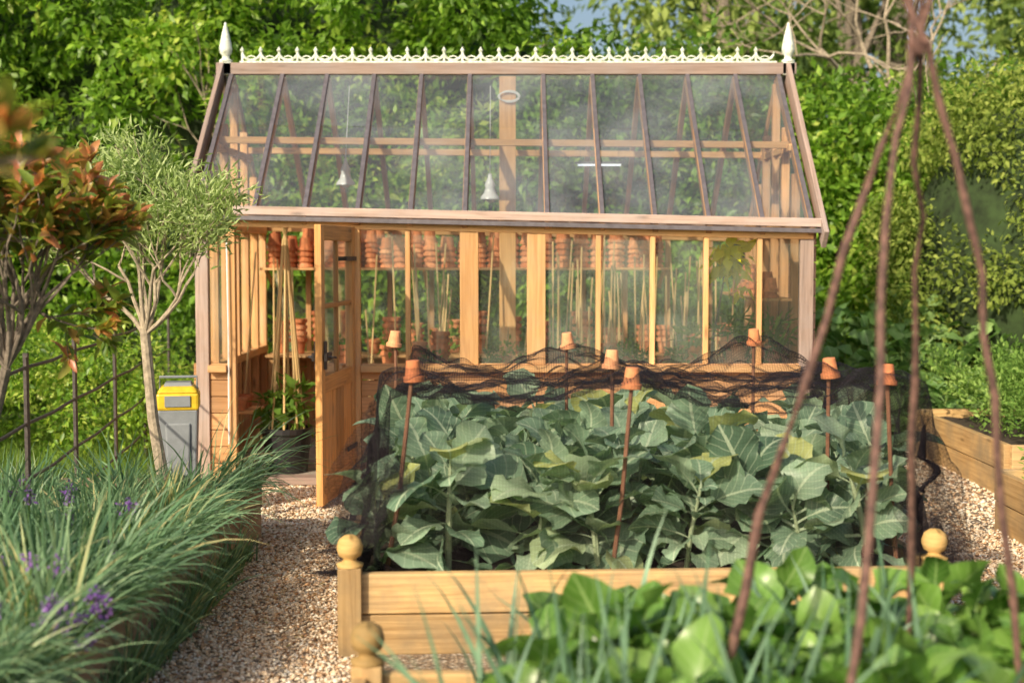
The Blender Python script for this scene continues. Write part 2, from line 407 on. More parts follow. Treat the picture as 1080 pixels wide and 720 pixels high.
for x in bars:
    C.box(x-.022,x+.022,YB-.03,YB+.03,.0,zE(x)-.126)
z=.04
while z<.66: C.beam((XL+.05,YB,z+.058),(XR-.05,YB,z+.058),.026,.112); z+=.118
C.beam((XL+.05,YB-.02,.72),(XR-.05,YB-.02,.72),.1,.05)
for a,b in zip(bars[:-1],bars[1:]): pane(GF,[(a+.02,YB,.75),(b-.02,YB,.75),(b-.02,YB,zE(b)-.12),(a+.02,YB,zE(a)-.12)],.3)
def zr(y,x=0):
    t=1-abs(y-YR)/1.3; return zE(x)+(ZR-zE(x))*t-.06
for X,sgn in ((XL+.03,-1),(XR-.03,1)):
    for i in range(7):
        y=YF+.08+i*(2.44/6)
        C.box(X-.03,X+.03,y-.028,y+.028,0,zr(y,X)-.03)
    for zz,t in ((.80,.06),(1.84,.08)):
        CB.beam((X,YF+.05,zz),(X,YB-.05,zz),.07,t)
    z=.04
    while z<(.76 if sgn<0 else 1.7):
        (C if sgn<0 else Rr).beam((X+sgn*.045,YF+.0,z+.058),(X+sgn*.045,YB+.0,z+.058),.02,.112); z+=.118
    if sgn<0: pane(GF,[(X,YF,.83),(X,YB,.83),(X,YB,1.8),(X,YF,1.8)])
    pane(GF,[(X,YF+.05,1.88),(X,YB-.05,1.88),(X,YR,ZR-.08)])
    CB.beam((X,YR-.68,2.42),(X,YR+.68,2.42),.05,.05)
    xb=X+sgn*.085
    for s in (-1,1):
        W.beam((xb,YR+s*1.45,zE(X)-.13),(xb,YR,ZR+.02),.035,.15)
for s in (-1,1):
    def rp(x,t,off=0): return (x,YR+s*(1.36*(1-t)),(zE(x)-.03)+(ZR-zE(x)+.03)*t+off)
    for x in bars:
        C.beam(rp(x,.0,-.045),rp(x,.99,-.045),.038,.07)
        D.beam(rp(x,-.01,.012),rp(x,.985,.012),.03,.022)
    for a,b in zip(bars[:-1],bars[1:]):
        for t0,t1,o in ((0,.6,0),(.59,.99,.008)):
            pane(GR,[rp(a,t0,o),rp(b,t0,o),rp(b,t1,o),rp(a,t1,o)])
    CB.beam(rp(XL+.03,.585,-.10),rp(XR-.03,.585,-.10),.05,.05)
    D.beam(rp(XL-.05,-.02,-.01),rp(XR+.05,-.02,-.01),.05,.03)
W.beam((XL-.1,YR,ZR+.03),(XR+.12,YR,ZR+.03),.09,.09)
CB.box(-.10,.03,YR-.04,YR+.04,.03,ZR-.03)
for x in (-1.08,1.0): C.beam((x,YF+.05,1.86),(x,YB-.05,1.86),.05,.07)
C.make('frame',M_cedar,G,bevel=.003); CB.make('posts_and_rails',M_cedar_b,G,bevel=.004); W.make('weathered_trim',M_weather,G,bevel=.004)
D.make('glazing_bars',M_lead,G); Rr.make('boarded_end_wall',M_redwood,G,bevel=.003)
GF.make('wall_glass',M_glassF,G); GR.make('roof_glass',M_glassR,G)
K=B(); n=29; x0,x1=-2.12,2.06; st=(x1-x0)/n; zb=ZR+.082
K.beam((x0-.02,YR,zb),(x1+.02,YR,zb),.02,.018)
for i in range(n):
    cx=x0+st*(i+.5); r_=st*.5
    pts=[(cx+r_*math.cos(t),YR,zb+.080+.064*math.sin(t)) for t in np.linspace(math.pi*1.0,math.pi*2,9)]
    K.tube(pts,.0105,6)
    pts=[(cx+r_*.5*math.cos(t),YR,zb+.026+.024*math.sin(t)) for t in np.linspace(0,math.pi*2,9)]
    K.tube(pts,.006,5)
    K.lathe([(0,0),(.014,.010),(.018,.022),(.009,.034),(0,.050)],(cx-r_,YR,zb+.074),7)
    K.beam((cx-r_,YR,zb),(cx-r_,YR,zb+.082),.016,.01)
K.make('ridge_cresting',M_white,G,smooth=False)
K=B()
for x in (XL-.03,XR+.06):
    K.box(x-.045,x+.045,YR-.045,YR+.045,ZR-.02,ZR+.08)
    K.lathe([(r,z*.84) for r,z in [(.0,.0),(.05,.0),(.052,.02),(.03,.035),(.028,.06),(.046,.085),(.052,.12),(.046,.17),(.032,.25),(.016,.33),(.010,.345),(.012,.36),(0,.375)]],(x,YR,ZR+.08),18)
K.make('ridge_finials',M_white,G,smooth=True)
# door
DE=empty('door',(-1.12,YF-.045,0),0); DE.parent=G
K=B();K2=B();Gd=B()
Wd=.99; hd=Vector((-.10,-.95,0)).normalized()
def dl(s,z,o=0): 
    nrm=Vector((hd.y*-1,hd.x,0)); 
    return (hd.x*s+nrm.x*o, hd.y*s+nrm.y*o, z)
for s in (.045,Wd-.045): K.beam(dl(s,.03),dl(s,1.82),.045,.09,up=tuple(hd),a=.7)
for zz,hh_ in ((.11,.16),(.80,.11),(1.77,.10)): K.beam(dl(.09,zz),dl(Wd-.09,zz),.042,hh_)
for i in range(7): 
    s=.09+.1155*(i+.5)
    K.beam(dl(s,.19),dl(s,.745),.022,.110,up=tuple(hd))
K.beam(dl(Wd/2,.855),dl(Wd/2,1.72),.03,.03,up=tuple(hd))
K.beam(dl(.09,1.30),dl(Wd-.09,1.30),.032,.03)
pane(Gd,[dl(.09,.855),dl(Wd-.09,.855),dl(Wd-.09,1.73),dl(.09,1.73)])
for o in (-.04,.04):
    K2.beam(dl(Wd-.16,.98,o),dl(Wd-.02,.98,o),.02,.05); K2.tube([dl(Wd-.06,.98,o),dl(Wd-.06,.98,o*1.9),dl(Wd-.15,.97,o*1.9)],.009,6)
    K2.beam(dl(Wd-.06,.9,o*.8),dl(Wd-.06,1.08,o*.8),.012,.04,up=tuple(hd))
for zz in (.3,1.6): K2.beam(dl(.0,zz,.03),dl(.3,zz,.03),.008,.03)
K.make('door_leaf',M_door,DE,bevel=.004); K2.make('latch',M_iron,DE); Gd.make('door_glass',M_glassF,DE)
K=B()
for i in range(9):
    for j in range(5):
        K.box(XL+.08+i*.465,XL+.08+i*.465+.45,YF+.08+j*.5,YF+.08+j*.5+.485,.004,.03)
K.make('paved_floor',mat_plain('paving',(.38,.33,.27),.9,0,.3,8),G,bevel=.004)
K=B()
for i in range(6): K.beam((-.95,YF+.12+i*.085,.79),(2.0,YF+.12+i*.085,.79),.07,.02)
for x in (-.9,0,.95,1.95):
    for yy in (YF+.14,YF+.54): K.box(x-.025,x+.025,yy-.025,yy+.025,.03,.78)
for i in range(6): K.beam((-2.1,YB-.1-i*.085,.76),(2.0,YB-.1-i*.085,.76),.07,.02)
for x in (-2.05,-1.2,-.3,.6,1.5,1.95):
    K.box(x-.025,x+.025,YB-.53,YB-.48,.03,.75)
for i in range(4): K.beam((-2.15,YB-.12-i*.1,1.50),(1.35,YB-.12-i*.1,1.50),.09,.02)
for x in (-2.1,-.75,.2,.95,1.3): K.beam((x,YB-.03,1.34),(x,YB-.42,1.485),.03,.03)
for i in range(3): K.beam((XR-.12-i*.09,YF+.3,1.30),(XR-.12-i*.09,YB-.5,1.30),.08,.02)
for i in range(4): K.beam((-2.12,YF+.5+i*.1,.46),(-1.9,YF+.5+i*.1,.46),.09,.02)
K.make('staging',M_cedar_b,G,bevel=.003)

POT=[(.0,0),(.62,0),(.64,.02),(.82,.74),(.84,.76),(.98,.76),(1.0,.79),(1.0,.98),(.97,1.0),(.88,1.0),(.86,.97),(.84,.8),(.6,.1),(0,.1)]
def pot(K,c,r,h,flip=False,seg=16,tilt=None): K.lathe([(a*r,b*h) for a,b in POT],c,seg,flip,tilt=tilt)
K=B()
for row in (0,1):
    x=-2.05
    while x<1.28:
        nn=random.choice((4,5,5,6)); r=random.uniform(.055,.075)
        yy=YB-.16-row*.19+random.uniform(-.02,.02)
        for i in range(nn):
            if 1.512+r*1.7+i*r*.72<1.86: pot(K,(x+random.uniform(-.004,.004),yy,1.512+r*1.7+i*r*.72),r,r*1.7,True,12)
        x+=r*2+.008
y=YF+.4
while y<YB-.6:
    r=random.uniform(.055,.075)
    for i in range(random.choice((1,2,3))): pot(K,(XR-.22,y,1.312+r*1.7+i*r*.72),r,r*1.7,True,12)
    y+=r*2+.03
lst=[(-.52,10.35,.07,4),(-.27,10.3,.045,1),(-.9,10.4,.07,2),(-.68,10.45,.06,3),(1.32,10.35,.10,1),(1.62,10.3,.12,1),(1.88,10.35,.10,1),(.85,10.4,.05,1),(.5,10.45,.05,1),(-.05,10.4,.05,1),(1.1,10.3,.055,1),(.3,10.3,.06,2),(.7,10.3,.06,3)]
x=-2.0
while x<1.9:
    s_=random.uniform(.06,.095); lst.append((x,12.28+random.uniform(-.08,.08),s_,random.choice((1,2,3,4,5)))); x+=s_*2+random.uniform(.01,.12)
for (x,y,s,nn) in lst:
    for i in range(nn): pot(K,(x,y,(.80 if y<11 else .775)+i*s*.7),s,s*1.7,False,16)
for i in range(3): pot(K,(-2.02,YF+.52+i*.13,.472),.055,.095,False,14)
K.make('terracotta_pots',M_terra,smooth=False)
parts=[]
M_house=mat_leaf('seedling_leaves',[(0,(.08,.16,.03)),(.6,(.17,.29,.05)),(1,(.28,.40,.08))],.35,simple=True)
for (x,y,z,r,n,s) in ((1.32,10.35,1.02,.12,70,.09),(1.62,10.3,1.06,.16,90,.13),(1.88,10.35,1.05,.17,110,.14),(.85,10.4,.93,.08,60,.05),(.5,10.45,.93,.09,60,.05),(-.9,10.4,.98,.09,50,.06),(-.05,10.4,.93,.08,50,.05)):
    parts.append(clump([(x,y,z)],[r],n,s,NARROW_V if s>.1 else LEAF_V,shell=.6,droop=0))
for i in range(22):
    x=random.uniform(-.9,1.9); parts.append(clump([(x,random.uniform(10.15,10.5),.88)],[.07],45,.05,shell=.6,droop=0))
for i in range(12):
    x=random.uniform(-2,1.9); parts.append(clump([(x,random.uniform(12.15,12.4),.95)],[.14],60,.07,shell=.6,droop=0))
V,F,A,_=join(parts); mk_np('seedling_plants',V,F,M_house,var=A)
M_yel=mat_leaf('yellow_green_leaves',[(0,(.55,.62,.03)),(1,(.82,.80,.05))],.4,simple=True)
V,F,A,_=join([clump([(1.56,10.22,1.62)],[.13],60,.15,droop=.5),clump([(1.62,10.22,1.42)],[.08],12,.11,droop=.5)]); pl=mk_np('citrus_plant',V,F,M_yel,var=A)
K=B(); K.tube([(1.5,10.62,.30),(1.50,10.64,.95),(1.56,10.3,1.6)],[.014,.011,.006]); K.make('stem',M_bark,pl)
K=B(); pot(K,(1.5,10.75,.03),.15,.28); K.make('pot',M_terra,pl)
K=B()
for i in range(80):
    x=random.uniform(-1.9,1.95) if i>40 else random.gauss(random.choice((.45,.75,1.25,-.55,-1.9)),.08)
    y=random.uniform(10.75,12.0); L=random.uniform(1.1,1.8)
    K.tube([(x,y,.03),(x+random.uniform(-.12,.12),y+.15,L)],.007,6)
K.make('bamboo_canes',M_bamboo)
M_enamel=mat_plain('enamel_white',(.8,.82,.82),.25,0,.05)
for (x,y,z) in ((-1.28,11.0,2.16),(-.17,11.0,2.05)):
    E=empty('pendant_lamp',(x,y,z)); K=B()
    K.lathe([(.075,0),(.07,.02),(.045,.05),(.035,.09),(.040,.11),(.030,.14),(.018,.16),(.012,.2),(0,.2)],(0,0,0),18); K.lathe([(0,-.03),(.03,-.015),(.035,.01),(.02,.04),(0,.05)],(0,0,0),14)
    K.make('shade',M_enamel,E,smooth=True)
    K=B(); K.tube([(0,0,.19),(0,.3,ZR-z-.1)],.003,5); K.make('cord',M_enamel,E)
m,nt,bs,out=newmat('lit_tube'); bs.inputs['Emission Color'].default_value=(.9,.95,1,1); bs.inputs['Emission Strength'].default_value=1.2
E=empty('strip_light')
K=B(); K.tube([(.52,11.3,2.33),(.86,11.3,2.33)],.008,8); K.make('tube',m,E)
K=B(); K.box(.50,.88,11.288,11.312,2.340,2.356)
for xx in (.54,.84): K.tube([(xx,11.3,2.356),(xx,11.3,ZR-.05)],.0015,4)
K.make('housing',M_lead,E)
K=B()
for i in range(3):
    K.tube([(-.03+.08*math.cos(t)+i*.006,YR-.06,2.86+(.034+.006*i)*math.sin(t)) for t in np.linspace(0,6.28,18)],.004,5,cap=False)
K.make('cable_coil',M_enamel)
K=B(); K.tube([(-1.99,9.94,.3),(-1.985,9.94,1.0),(-1.99,9.94,1.75)],.006,6); K.make('white_cable',M_enamel,G)

E=empty('potted_plant',(-1.66,10.42,.03))
K=B(); K.lathe([(0,0),(.15,0),(.18,.29),(.195,.29),(.195,.33),(.175,.33),(.17,.29),(0,.28)],(0,0,0),24); K.make('pot',M_black,E,smooth=False)
K=B()
for i in range(8):
    t=i/8*6.28; K.tube([(.14*math.cos(t),.14*math.sin(t),.2),(.015*math.cos(t+.4),.015*math.sin(t+.4),1.70),(-.03*math.cos(t),-.03*math.sin(t),1.82)],.008,6)
K.make('canes',M_bamboo,E)
V,F,A,_=join([clump([(0,0,.42),(.05,-.05,.55),(-.1,0,.5)],[.17,.13,.11],60,.12,droop=.1)]); mk_np('foliage',V,F,M_house,var=A,parent=E)

# ------------------------------------------------------------------ raised beds
def finial(K,x,y,z):
    K.lathe([(.052,0),(.056,.012),(.03,.022),(.026,.034),(.045,.046),(.053,.07),(.053,.085),(.044,.112),(.022,.128),(0,.132)],(x,y,z),20)
M_fin=mat_wood('finial_wood',(.58,.37,.14),(.38,.23,.07),(.25,.21,.10),.55)
def bed(name,loc,rz,sx,sy,h,fins,ncourse=2,mat=None):
    mat=mat or M_pine
    E=empty(name,loc,rz); K=B(); ch=h/ncourse; t=.05
    for c in range(ncourse):
        z=ch*(c+.5)+.002*c; o=.006*(c%2)
        K.beam((.03,-o+t/2,z),(sx-.03,-o+t/2,z),t,ch-.004,a=.25+.5*c); K.beam((.03,sy-t/2,z),(sx-.03,sy-t/2,z),t,ch-.004)
        K.beam((t/2-o,t,z),(t/2-o,sy-t,z),t,ch-.004); K.beam((sx-t/2+o,t,z),(sx-t/2+o,sy-t,z),t,ch-.004)
    K.make('sleepers',mat,E,bevel=.007)
    K=B()
    for (x,y) in fins:
        K.box(x-.048,x+.048,y-.048,y+.048,0,h+.03)
    if fins: K.make('corner_posts',mat,E,bevel=.004)
    K=B()
    for (x,y) in fins: finial(K,x,y,h+.031)
    if fins: K.make('ball_finials',M_fin,E,smooth=True)
    nx,ny=30,30; xs=np.linspace(t,sx-t,nx); ys=np.linspace(t,sy-t,ny)
    V=[(x,y,h-.06+.03*noise.noise((x*5,y*5,1))) for y in ys for x in xs]
    F=[(j*nx+i,j*nx+i+1,(j+1)*nx+i+1,(j+1)*nx+i) for j in range(ny-1) for i in range(nx-1)]
    mk_np('soil',V,F,M_soil,parent=E,smooth=True)
    return E
bed('raised_bed',(-.70,5.72,0),math.radians(3),2.5,2.6,.34,[(.04,.0),(2.46,.0)])
bed('raised_bed',(-.49,1.2,0),0,3.6,3.2,.34,[(.04,3.16)])
bed('raised_bed',(-4.2,2.0,0),0,2.75,6.2,.34,[],2,M_pine_d)
bed('raised_bed',(3.28,9.35,0),0,3.2,2.2,.37,[])
bed('raised_bed',(2.86,6.2,0),0,3.2,2.2,.36,[])

# ------------------------------------------------------------------ broccoli
def wf_b(t):
    if t<.30: return .020+.006*t
    s=(t-.30)/.70
    return .31*(math.sin(math.pi*min(1,.02+.98*s**.85))**.5)+.012
def wf_s(t):
    if t<.28: return .02
    s=(t-.28)/.72
    return .25*(math.sin(math.pi*min(1,s**.8))**.6)+.008
BT=[grid_leaf(8,13,wf_b,dr,.06,13,.25,i) for i,dr in enumerate((.4,.9,1.4,1.9,.7,1.2,1.6,1.0))]
M_broc=mat_leaf('brassica_leaf',[(0,(.11,.20,.13)),(.5,(.23,.35,.24)),(.85,(.35,.47,.33)),(1,(.46,.50,.18))],.27,.42,.5,(.52,.62,.44),6,1.5)
def plant(x,y,z0,H,nl,lsize,pool,K,stem=.016,tilt0=1.15,tilt1=.25,ymin=None,shrink=.4,xlim=None):
    lean=(random.uniform(-.10,.10),random.uniform(-.10,.10))
    K.tube([(x,y,z0-.03),(x+lean[0]*.4,y+lean[1]*.4,z0+H*.4),(x+lean[0],y+lean[1],z0+H*.8)],[stem,stem*.85,stem*.5],7)
    az=random.random()*6
    for i in range(nl):
        f=i/(nl-1); az+=2.4+random.uniform(-.4,.4)
        el=tilt0*(f**.8)+ (1-f)*tilt1 + random.uniform(-.3,.3)
        hz=z0+H*(.08+.75*f)
        d=(math.cos(az)*math.cos(el),math.sin(az)*math.cos(el),math.sin(el))
        p=(x+lean[0]*f,y+lean[1]*f,hz)
        s=lsize*(1-shrink*f)*random.uniform(.62,1.3)
        if xlim and not (xlim[0]<p[0]+d[0]*s*.9<xlim[1]): continue
        if ymin is not None and p[1]+d[1]*s*.85<ymin:
            s*=max(.45,(p[1]-ymin)/max(.01,-d[1]*s*.85)) 
            if p[1]+d[1]*s*.85<ymin-.03: continue
        k=random.randrange(len(pool))
        pool[k].append((p,d,s,random.gauss(.5,.25)))
def flush(pool,T,mat,name,parent=None):
    parts=[]
    for L,(tv,tf,tu) in zip(pool,T):
        if not L: continue
        Pp=np.array([l[0] for l in L],float);Dd=np.array([l[1] for l in L],float);S=np.array([l[2] for l in L]);A=np.clip([l[3] for l in L],0,1)
        up=np.array([0,0,1.])+rng.normal(size=Pp.shape)*.42
        parts.append(scatter(tv,tf,Pp,frames(Dd,up),S,A,tu))
    V,F,A,U=join(parts); return mk_np(name,V,F,mat,var=A,uv=U,smooth=True,parent=parent)
P=[[] for _ in BT];K=B()
for j in range(7):
    for i in range(8):
        x=-.52+i*.30+random.uniform(-.08,.08)+(.10 if j%2 else 0); y=6.08+j*.33+random.uniform(-.07,.07)
        if x>1.68: x=1.66
        edge=min(1,min(x+.75,1.85-x)/.35+.55)
        plant(x,y,.29,random.uniform(.34,.58)*edge,20,.39,P,K,random.uniform(.010,.018),.95,-.10,ymin=5.86+.03*x,shrink=.30,xlim=(-.74,1.92))
o=flush(P,BT,M_broc,'broccoli_plants')
K.make('stems',mat_plain('brassica_stem',(.38,.46,.28),.6),o)

poles=[(-.42,6.0,1.13,-.04,-.02),(.51,6.0,1.10,-.03,-.03),(1.60,6.05,1.11,.02,0),(-.66,8.05,1.14,0,0),(.31,8.05,1.13,0,0),(1.37,8.05,1.15,0,0),(.47,6.65,1.13,0,0),(1.43,6.4,1.11,0,0)]
for (x,y,z,dx,dy) in poles:
    E=empty('garden_cane',(x,y,0)); K=B()
    K.tube([(dx*3,dy,.25),(dx*1.5,dy,.6),(0,0,z+.02)],[.011,.010,.009],7); K.make('cane',M_cane,E)
    K=B(); tl=Matrix.Rotation(random.uniform(-.15,.15),3,'X')@Matrix.Rotation(random.uniform(-.15,.15),3,'Y')
    pot(K,(0,0,z+.06),.044,.09,True,18,tl); K.make('terracotta_pot',M_terra,E)

# netting: round threads cover more of the view at a slanting angle
m,nt,bs,out=newmat('netting')
tc=N(nt,'ShaderNodeTexCoord'); sp=N(nt,'ShaderNodeSeparateXYZ'); nt.links.new(tc.outputs['UV'],sp.inputs[0])
ge=N(nt,'ShaderNodeNewGeometry'); dp=N(nt,'ShaderNodeVectorMath',operation='DOT_PRODUCT'); nt.links.new(ge.outputs['True Normal'],dp.inputs[0]); nt.links.new(ge.outputs['Incoming'],dp.inputs[1])
ca=math_(nt,'MAXIMUM',math_(nt,'ABSOLUTE',dp.outputs['Value']),.13)
fa=math_(nt,'LESS_THAN',math_(nt,'FRACT',math_(nt,'MULTIPLY',sp.outputs[0],75.0)),.26)
fb=math_(nt,'LESS_THAN',math_(nt,'FRACT',math_(nt,'MULTIPLY',sp.outputs[1],75.0)),.26)
pat=math_(nt,'ADD',math_(nt,'MULTIPLY',math_(nt,'MAXIMUM',fa,fb),.14),.09)
cov=math_(nt,'DIVIDE',pat,ca,True); cov=math_(nt,'MINIMUM',cov,.93)
bs.inputs['Base Color'].default_value=(.018,.014,.018,1); bs.inputs['Roughness'].default_value=.7; bs.inputs['Specular IOR Level'].default_value=.2
tr=N(nt,'ShaderNodeBsdfTransparent'); mx=N(nt,'ShaderNodeMixShader')
nt.links.new(cov,mx.inputs[0]); nt.links.new(tr.outputs[0],mx.inputs[1]); nt.links.new(bs.outputs[0],mx.inputs[2]); nt.links.new(mx.outputs[0],out.inputs[0])
M_net=m
xl,xr,yf,yb=-.56,1.72,5.88,8.2; dl_,dr_,df_,db_=.92,.80,.80,.85
nx,ny=260,260
S=np.linspace(-dl_,xr-xl+dr_,nx); T=np.linspace(-df_,yb-yf+db_,ny)
V=[];U=[]
for t in T:
    for s in S:
        ox=min(0,s)+max(0,s-(xr-xl)); oy=min(0,t)+max(0,t-(yb-yf))
        x=xl+min(max(s,0),xr-xl); y=yf+min(max(t,0),yb-yf)
        d=math.hypot(ox,oy)
        md=min((x-p[0])**2+(y-p[1])**2 for p in poles)
        sag=.15*(1-math.exp(-md/.09))
        nz=noise.noise((s*2.5,t*2.5,3)); n2=noise.noise((s*9,t*9,5)); n3=noise.noise((s*3+t*7,t*3-s*5,8))
        z=1.12-sag+.05*nz+.035*n2+.06*abs(n3)
        rip=math.sin(t*13+3*nz)*.07+math.sin(t*29+4*nz)*.03
        rip2=math.sin(s*10+4*nz)*.022+math.sin(s*27+3*nz)*.014
        fx=.22 if ox<0 else .20
        k=min(1,d*2.5)
        X=x+ox*fx+(rip*k if ox!=0 else 0); Y=y+oy*(.02 if oy<0 else .1)+(rip2*k if oy!=0 else 0)
        if ox!=0 and oy!=0: X+=math.sin(math.atan2(oy,ox)*14)*.08*k; Y+=math.cos(math.atan2(oy,ox)*10)*.03*k
        z-=d*1.0
        z=max(z,.31+.015*n2)
        V.append((X,Y,z)); U.append((s,t))
F=[(j*nx+i,j*nx+i+1,(j+1)*nx+i+1,(j+1)*nx+i) for j in range(ny-1) for i in range(nx-1)]
mk_np('garden_netting',V,F,M_net,uv=U,smooth=True)

# ------------------------------------------------------------------ foreground greens
ST=[grid_leaf(6,10,wf_s,dr,.06,13,.3,20+i) for i,dr in enumerate((.6,1.0,1.5,.8,2.0))]
M_spin=mat_leaf('spinach_leaf',[(0,(.045,.12,.02)),(.5,(.13,.27,.045)),(1,(.25,.41,.09))],.3,.33,.6,(.28,.42,.14),8,1.5)
P=[[] for _ in ST];K=B()
for i in range(370):
    x=random.uniform(-.25,2.9); y=random.uniform(2.4,4.3)
    if x<.10 and y>3.9: continue
    hx=min(1,max(.3,(x+.40)/.6))
    plant(x,y,.28,max(.06,(random.uniform(.17,.31)+.16*noise.noise((x*1.8,y*2,0))+.025*x)*hx),15,random.choice((.24,.29,.34)),P,K,.006,1.1,.45)
o=flush(P,ST,M_spin,'leafy_greens'); K.make('stems',M_gstem,o)
n=170
bp=np.stack([rng.uniform(-.10,1.2,n),rng.uniform(3.2,4.15,n),np.full(n,.28)],1)
V,F,A,_=blades(bp,rng.normal(size=(n,3))*.3+np.array([0,0,1.]),rng.uniform(.38,.64,n),np.full(n,.024),rng.uniform(.2,.7,n),7)
M_leek=mat_leaf('leek_leaf',[(0,(.08,.17,.10)),(1,(.22,.35,.23))],.2)
mk_np('leek_plants',V,F,M_leek,var=A,smooth=True)

# ------------------------------------------------------------------ chives / allium bed (left)
M_chive=mat_leaf('allium_blade',[(0,(.055,.13,.07)),(.5,(.14,.26,.14)),(.85,(.28,.42,.23)),(1,(.54,.48,.24))],.25,.42,.4)
parts=[]
n=13500
nc=190; cx=rng.uniform(-3.9,-1.56,nc); cy=rng.uniform(2.3,8.05,nc); ch=rng.uniform(.16,.52,nc)*np.where(cy>6.2,.75,1)
lx=rng.normal(0,.30,nc)+.08; ly=rng.normal(0,.30,nc); cvv=rng.normal(0,.18,nc); cw=rng.choice([.7,1.1,1.9],nc)
idx=rng.integers(0,nc,n)
bp=np.stack([cx[idx]+rng.normal(0,.05,n),cy[idx]+rng.normal(0,.05,n),np.full(n,.28)],1)
bp[:,0]=np.minimum(bp[:,0],-1.50)
dd=rng.normal(size=(n,3))*np.array([.32,.32,.1])+np.stack([lx[idx],ly[idx],np.ones(n)],1)
parts.append(blades(bp,dd,ch[idx]*rng.uniform(.6,1.3,n),rng.uniform(.005,.012,n)*cw[idx],rng.uniform(.05,.8,n),6,.47+cvv[idx],.2))
nc2=60; ey=rng.uniform(2.6,8.0,nc2); el_=rng.uniform(.3,.66,nc2); n=2300; idx=rng.integers(0,nc2,n)
bp=np.stack([rng.uniform(-1.70,-1.47,n),ey[idx]+rng.normal(0,.06,n),np.full(n,.29)],1)
parts.append(blades(bp,rng.normal(size=(n,3))*np.array([.3,.4,.1])+np.array([.5,-.1,.9]),el_[idx]*rng.uniform(.6,1.15,n),rng.uniform(.006,.016,n),rng.uniform(.4,1.8,n),7,.52,.25))
nc3=26; ey=rng.uniform(3.2,7.8,nc3); el_=rng.uniform(.15,.38,nc3); n=1300; idx=rng.integers(0,nc3,n)
bp=np.stack([-1.42+rng.normal(0,.02,n),ey[idx]+rng.normal(0,.045,n),np.full(n,.004)],1)
bp[:,0]=np.maximum(bp[:,0],-1.44)
parts.append(blades(bp,rng.normal(size=(n,3))*np.array([.22,.35,.1])+np.array([.2,-.05,1]),el_[idx]*rng.uniform(.6,1.15,n),rng.uniform(.005,.012,n),rng.uniform(.3,1.1,n),6,.5,.25))
V,F,A,_=join(parts); mk_np('chive_bed_foliage',V,F,M_chive,var=A)
M_purple=mat_leaf('purple_petals',[(0,(.14,.07,.30)),(1,(.36,.18,.58))],.3)
cc=[(random.uniform(-2.4,-1.5),random.uniform(3.9,6.5),random.uniform(.46,.64)) for _ in range(34)]+[(-1.38+random.uniform(-.10,.1),4.30+random.uniform(-.1,.2),random.uniform(.46,.58)) for _ in range(14)]
V,F,A,_=clump(cc,[.024]*len(cc),34,.022,squash=(1,1,1.6)); o=mk_np('lavender_flowers',V,F,M_purple,var=A)
K=B()
for c in cc: K.tube([(min(c[0],-1.5)-.03,c[1],.28),(c[0],c[1],c[2])],.003,4)
K.make('stalks',M_grass,o)

# ------------------------------------------------------------------ trees helper
def branch(K,p,d,L,r,depth,tips,spread=.6,up=.15,wob=.15,kids=(2,3),shrink=.72,segs=4,allp=None):
    p=Vector(p);d=Vector(d).normalized(); pts=[p.copy()];rad=[r]
    for i in range(segs):
        d=(d+Vector((random.gauss(0,wob),random.gauss(0,wob),random.gauss(0,wob)+up*.3))).normalized()
        p=p+d*(L/segs); pts.append(p.copy()); rad.append(r*(1-.4*(i+1)/segs))
        if allp is not None and depth<=1: allp.append((p.copy(),d.copy()))
    K.tube(pts,rad,7 if r>.01 else 5)
    if depth==0: tips.append((p,d)); return
    for k in range(random.randint(*kids)):
        nd=(d+Vector((random.gauss(0,spread),random.gauss(0,spread),random.gauss(0,spread)*.7+up))).normalized()
        q=pts[random.randint(segs-1,segs)] if k else pts[-1]
        branch(K,q,nd,L*shrink*random.uniform(.8,1.15),r*.6,depth-1,tips,spread,up,wob,kids,shrink,segs,allp)

E=empty('olive_tree'); K=B(); tips=[];allp=[]
K.tube([(-1.96,8.0,.25),(-2.03,8.0,.7),(-2.07,8.0,1.22)],[.036,.031,.028],10)
for d in ((-.5,0,1),(.4,.1,.9),(.35,-.3,1),(.1,.3,1),(.9,0,.6),(-.1,-.2,1.2),(.85,-.2,.8),(.0,.1,1.3),(.25,.2,1.2),(-.4,.1,1.1)):
    branch(K,(-2.07,8.0,1.18),d,.42,.014,3,tips,.52,.14,.14,(2,3),.75,4,allp)
K.make('trunk',M_bark2,E)
M_olive=mat_leaf('olive_leaf',[(0,(.19,.27,.08)),(.5,(.34,.44,.17)),(1,(.54,.62,.33))],.35,simple=True)
pp=np.array([list(a[0]) for a in allp]); dd=np.array([list(a[1]) for a in allp])
rep=max(3,int(8500/len(pp))); idx=np.repeat(np.arange(len(pp)),rep); n=len(idx)
Pp=pp[idx]+rng.normal(size=(n,3))*.045; Dd=dd[idx]+rng.normal(size=(n,3))*.6
V,F,A,_=scatter(NARROW_V,LEAF_F,Pp,frames(Dd,rng.normal(size=(n,3))+np.array([0,0,.8])),rng.uniform(.04,.08,n),rng.uniform(0,1,n))
mk_np('foliage',V,F,M_olive,var=A,parent=E)

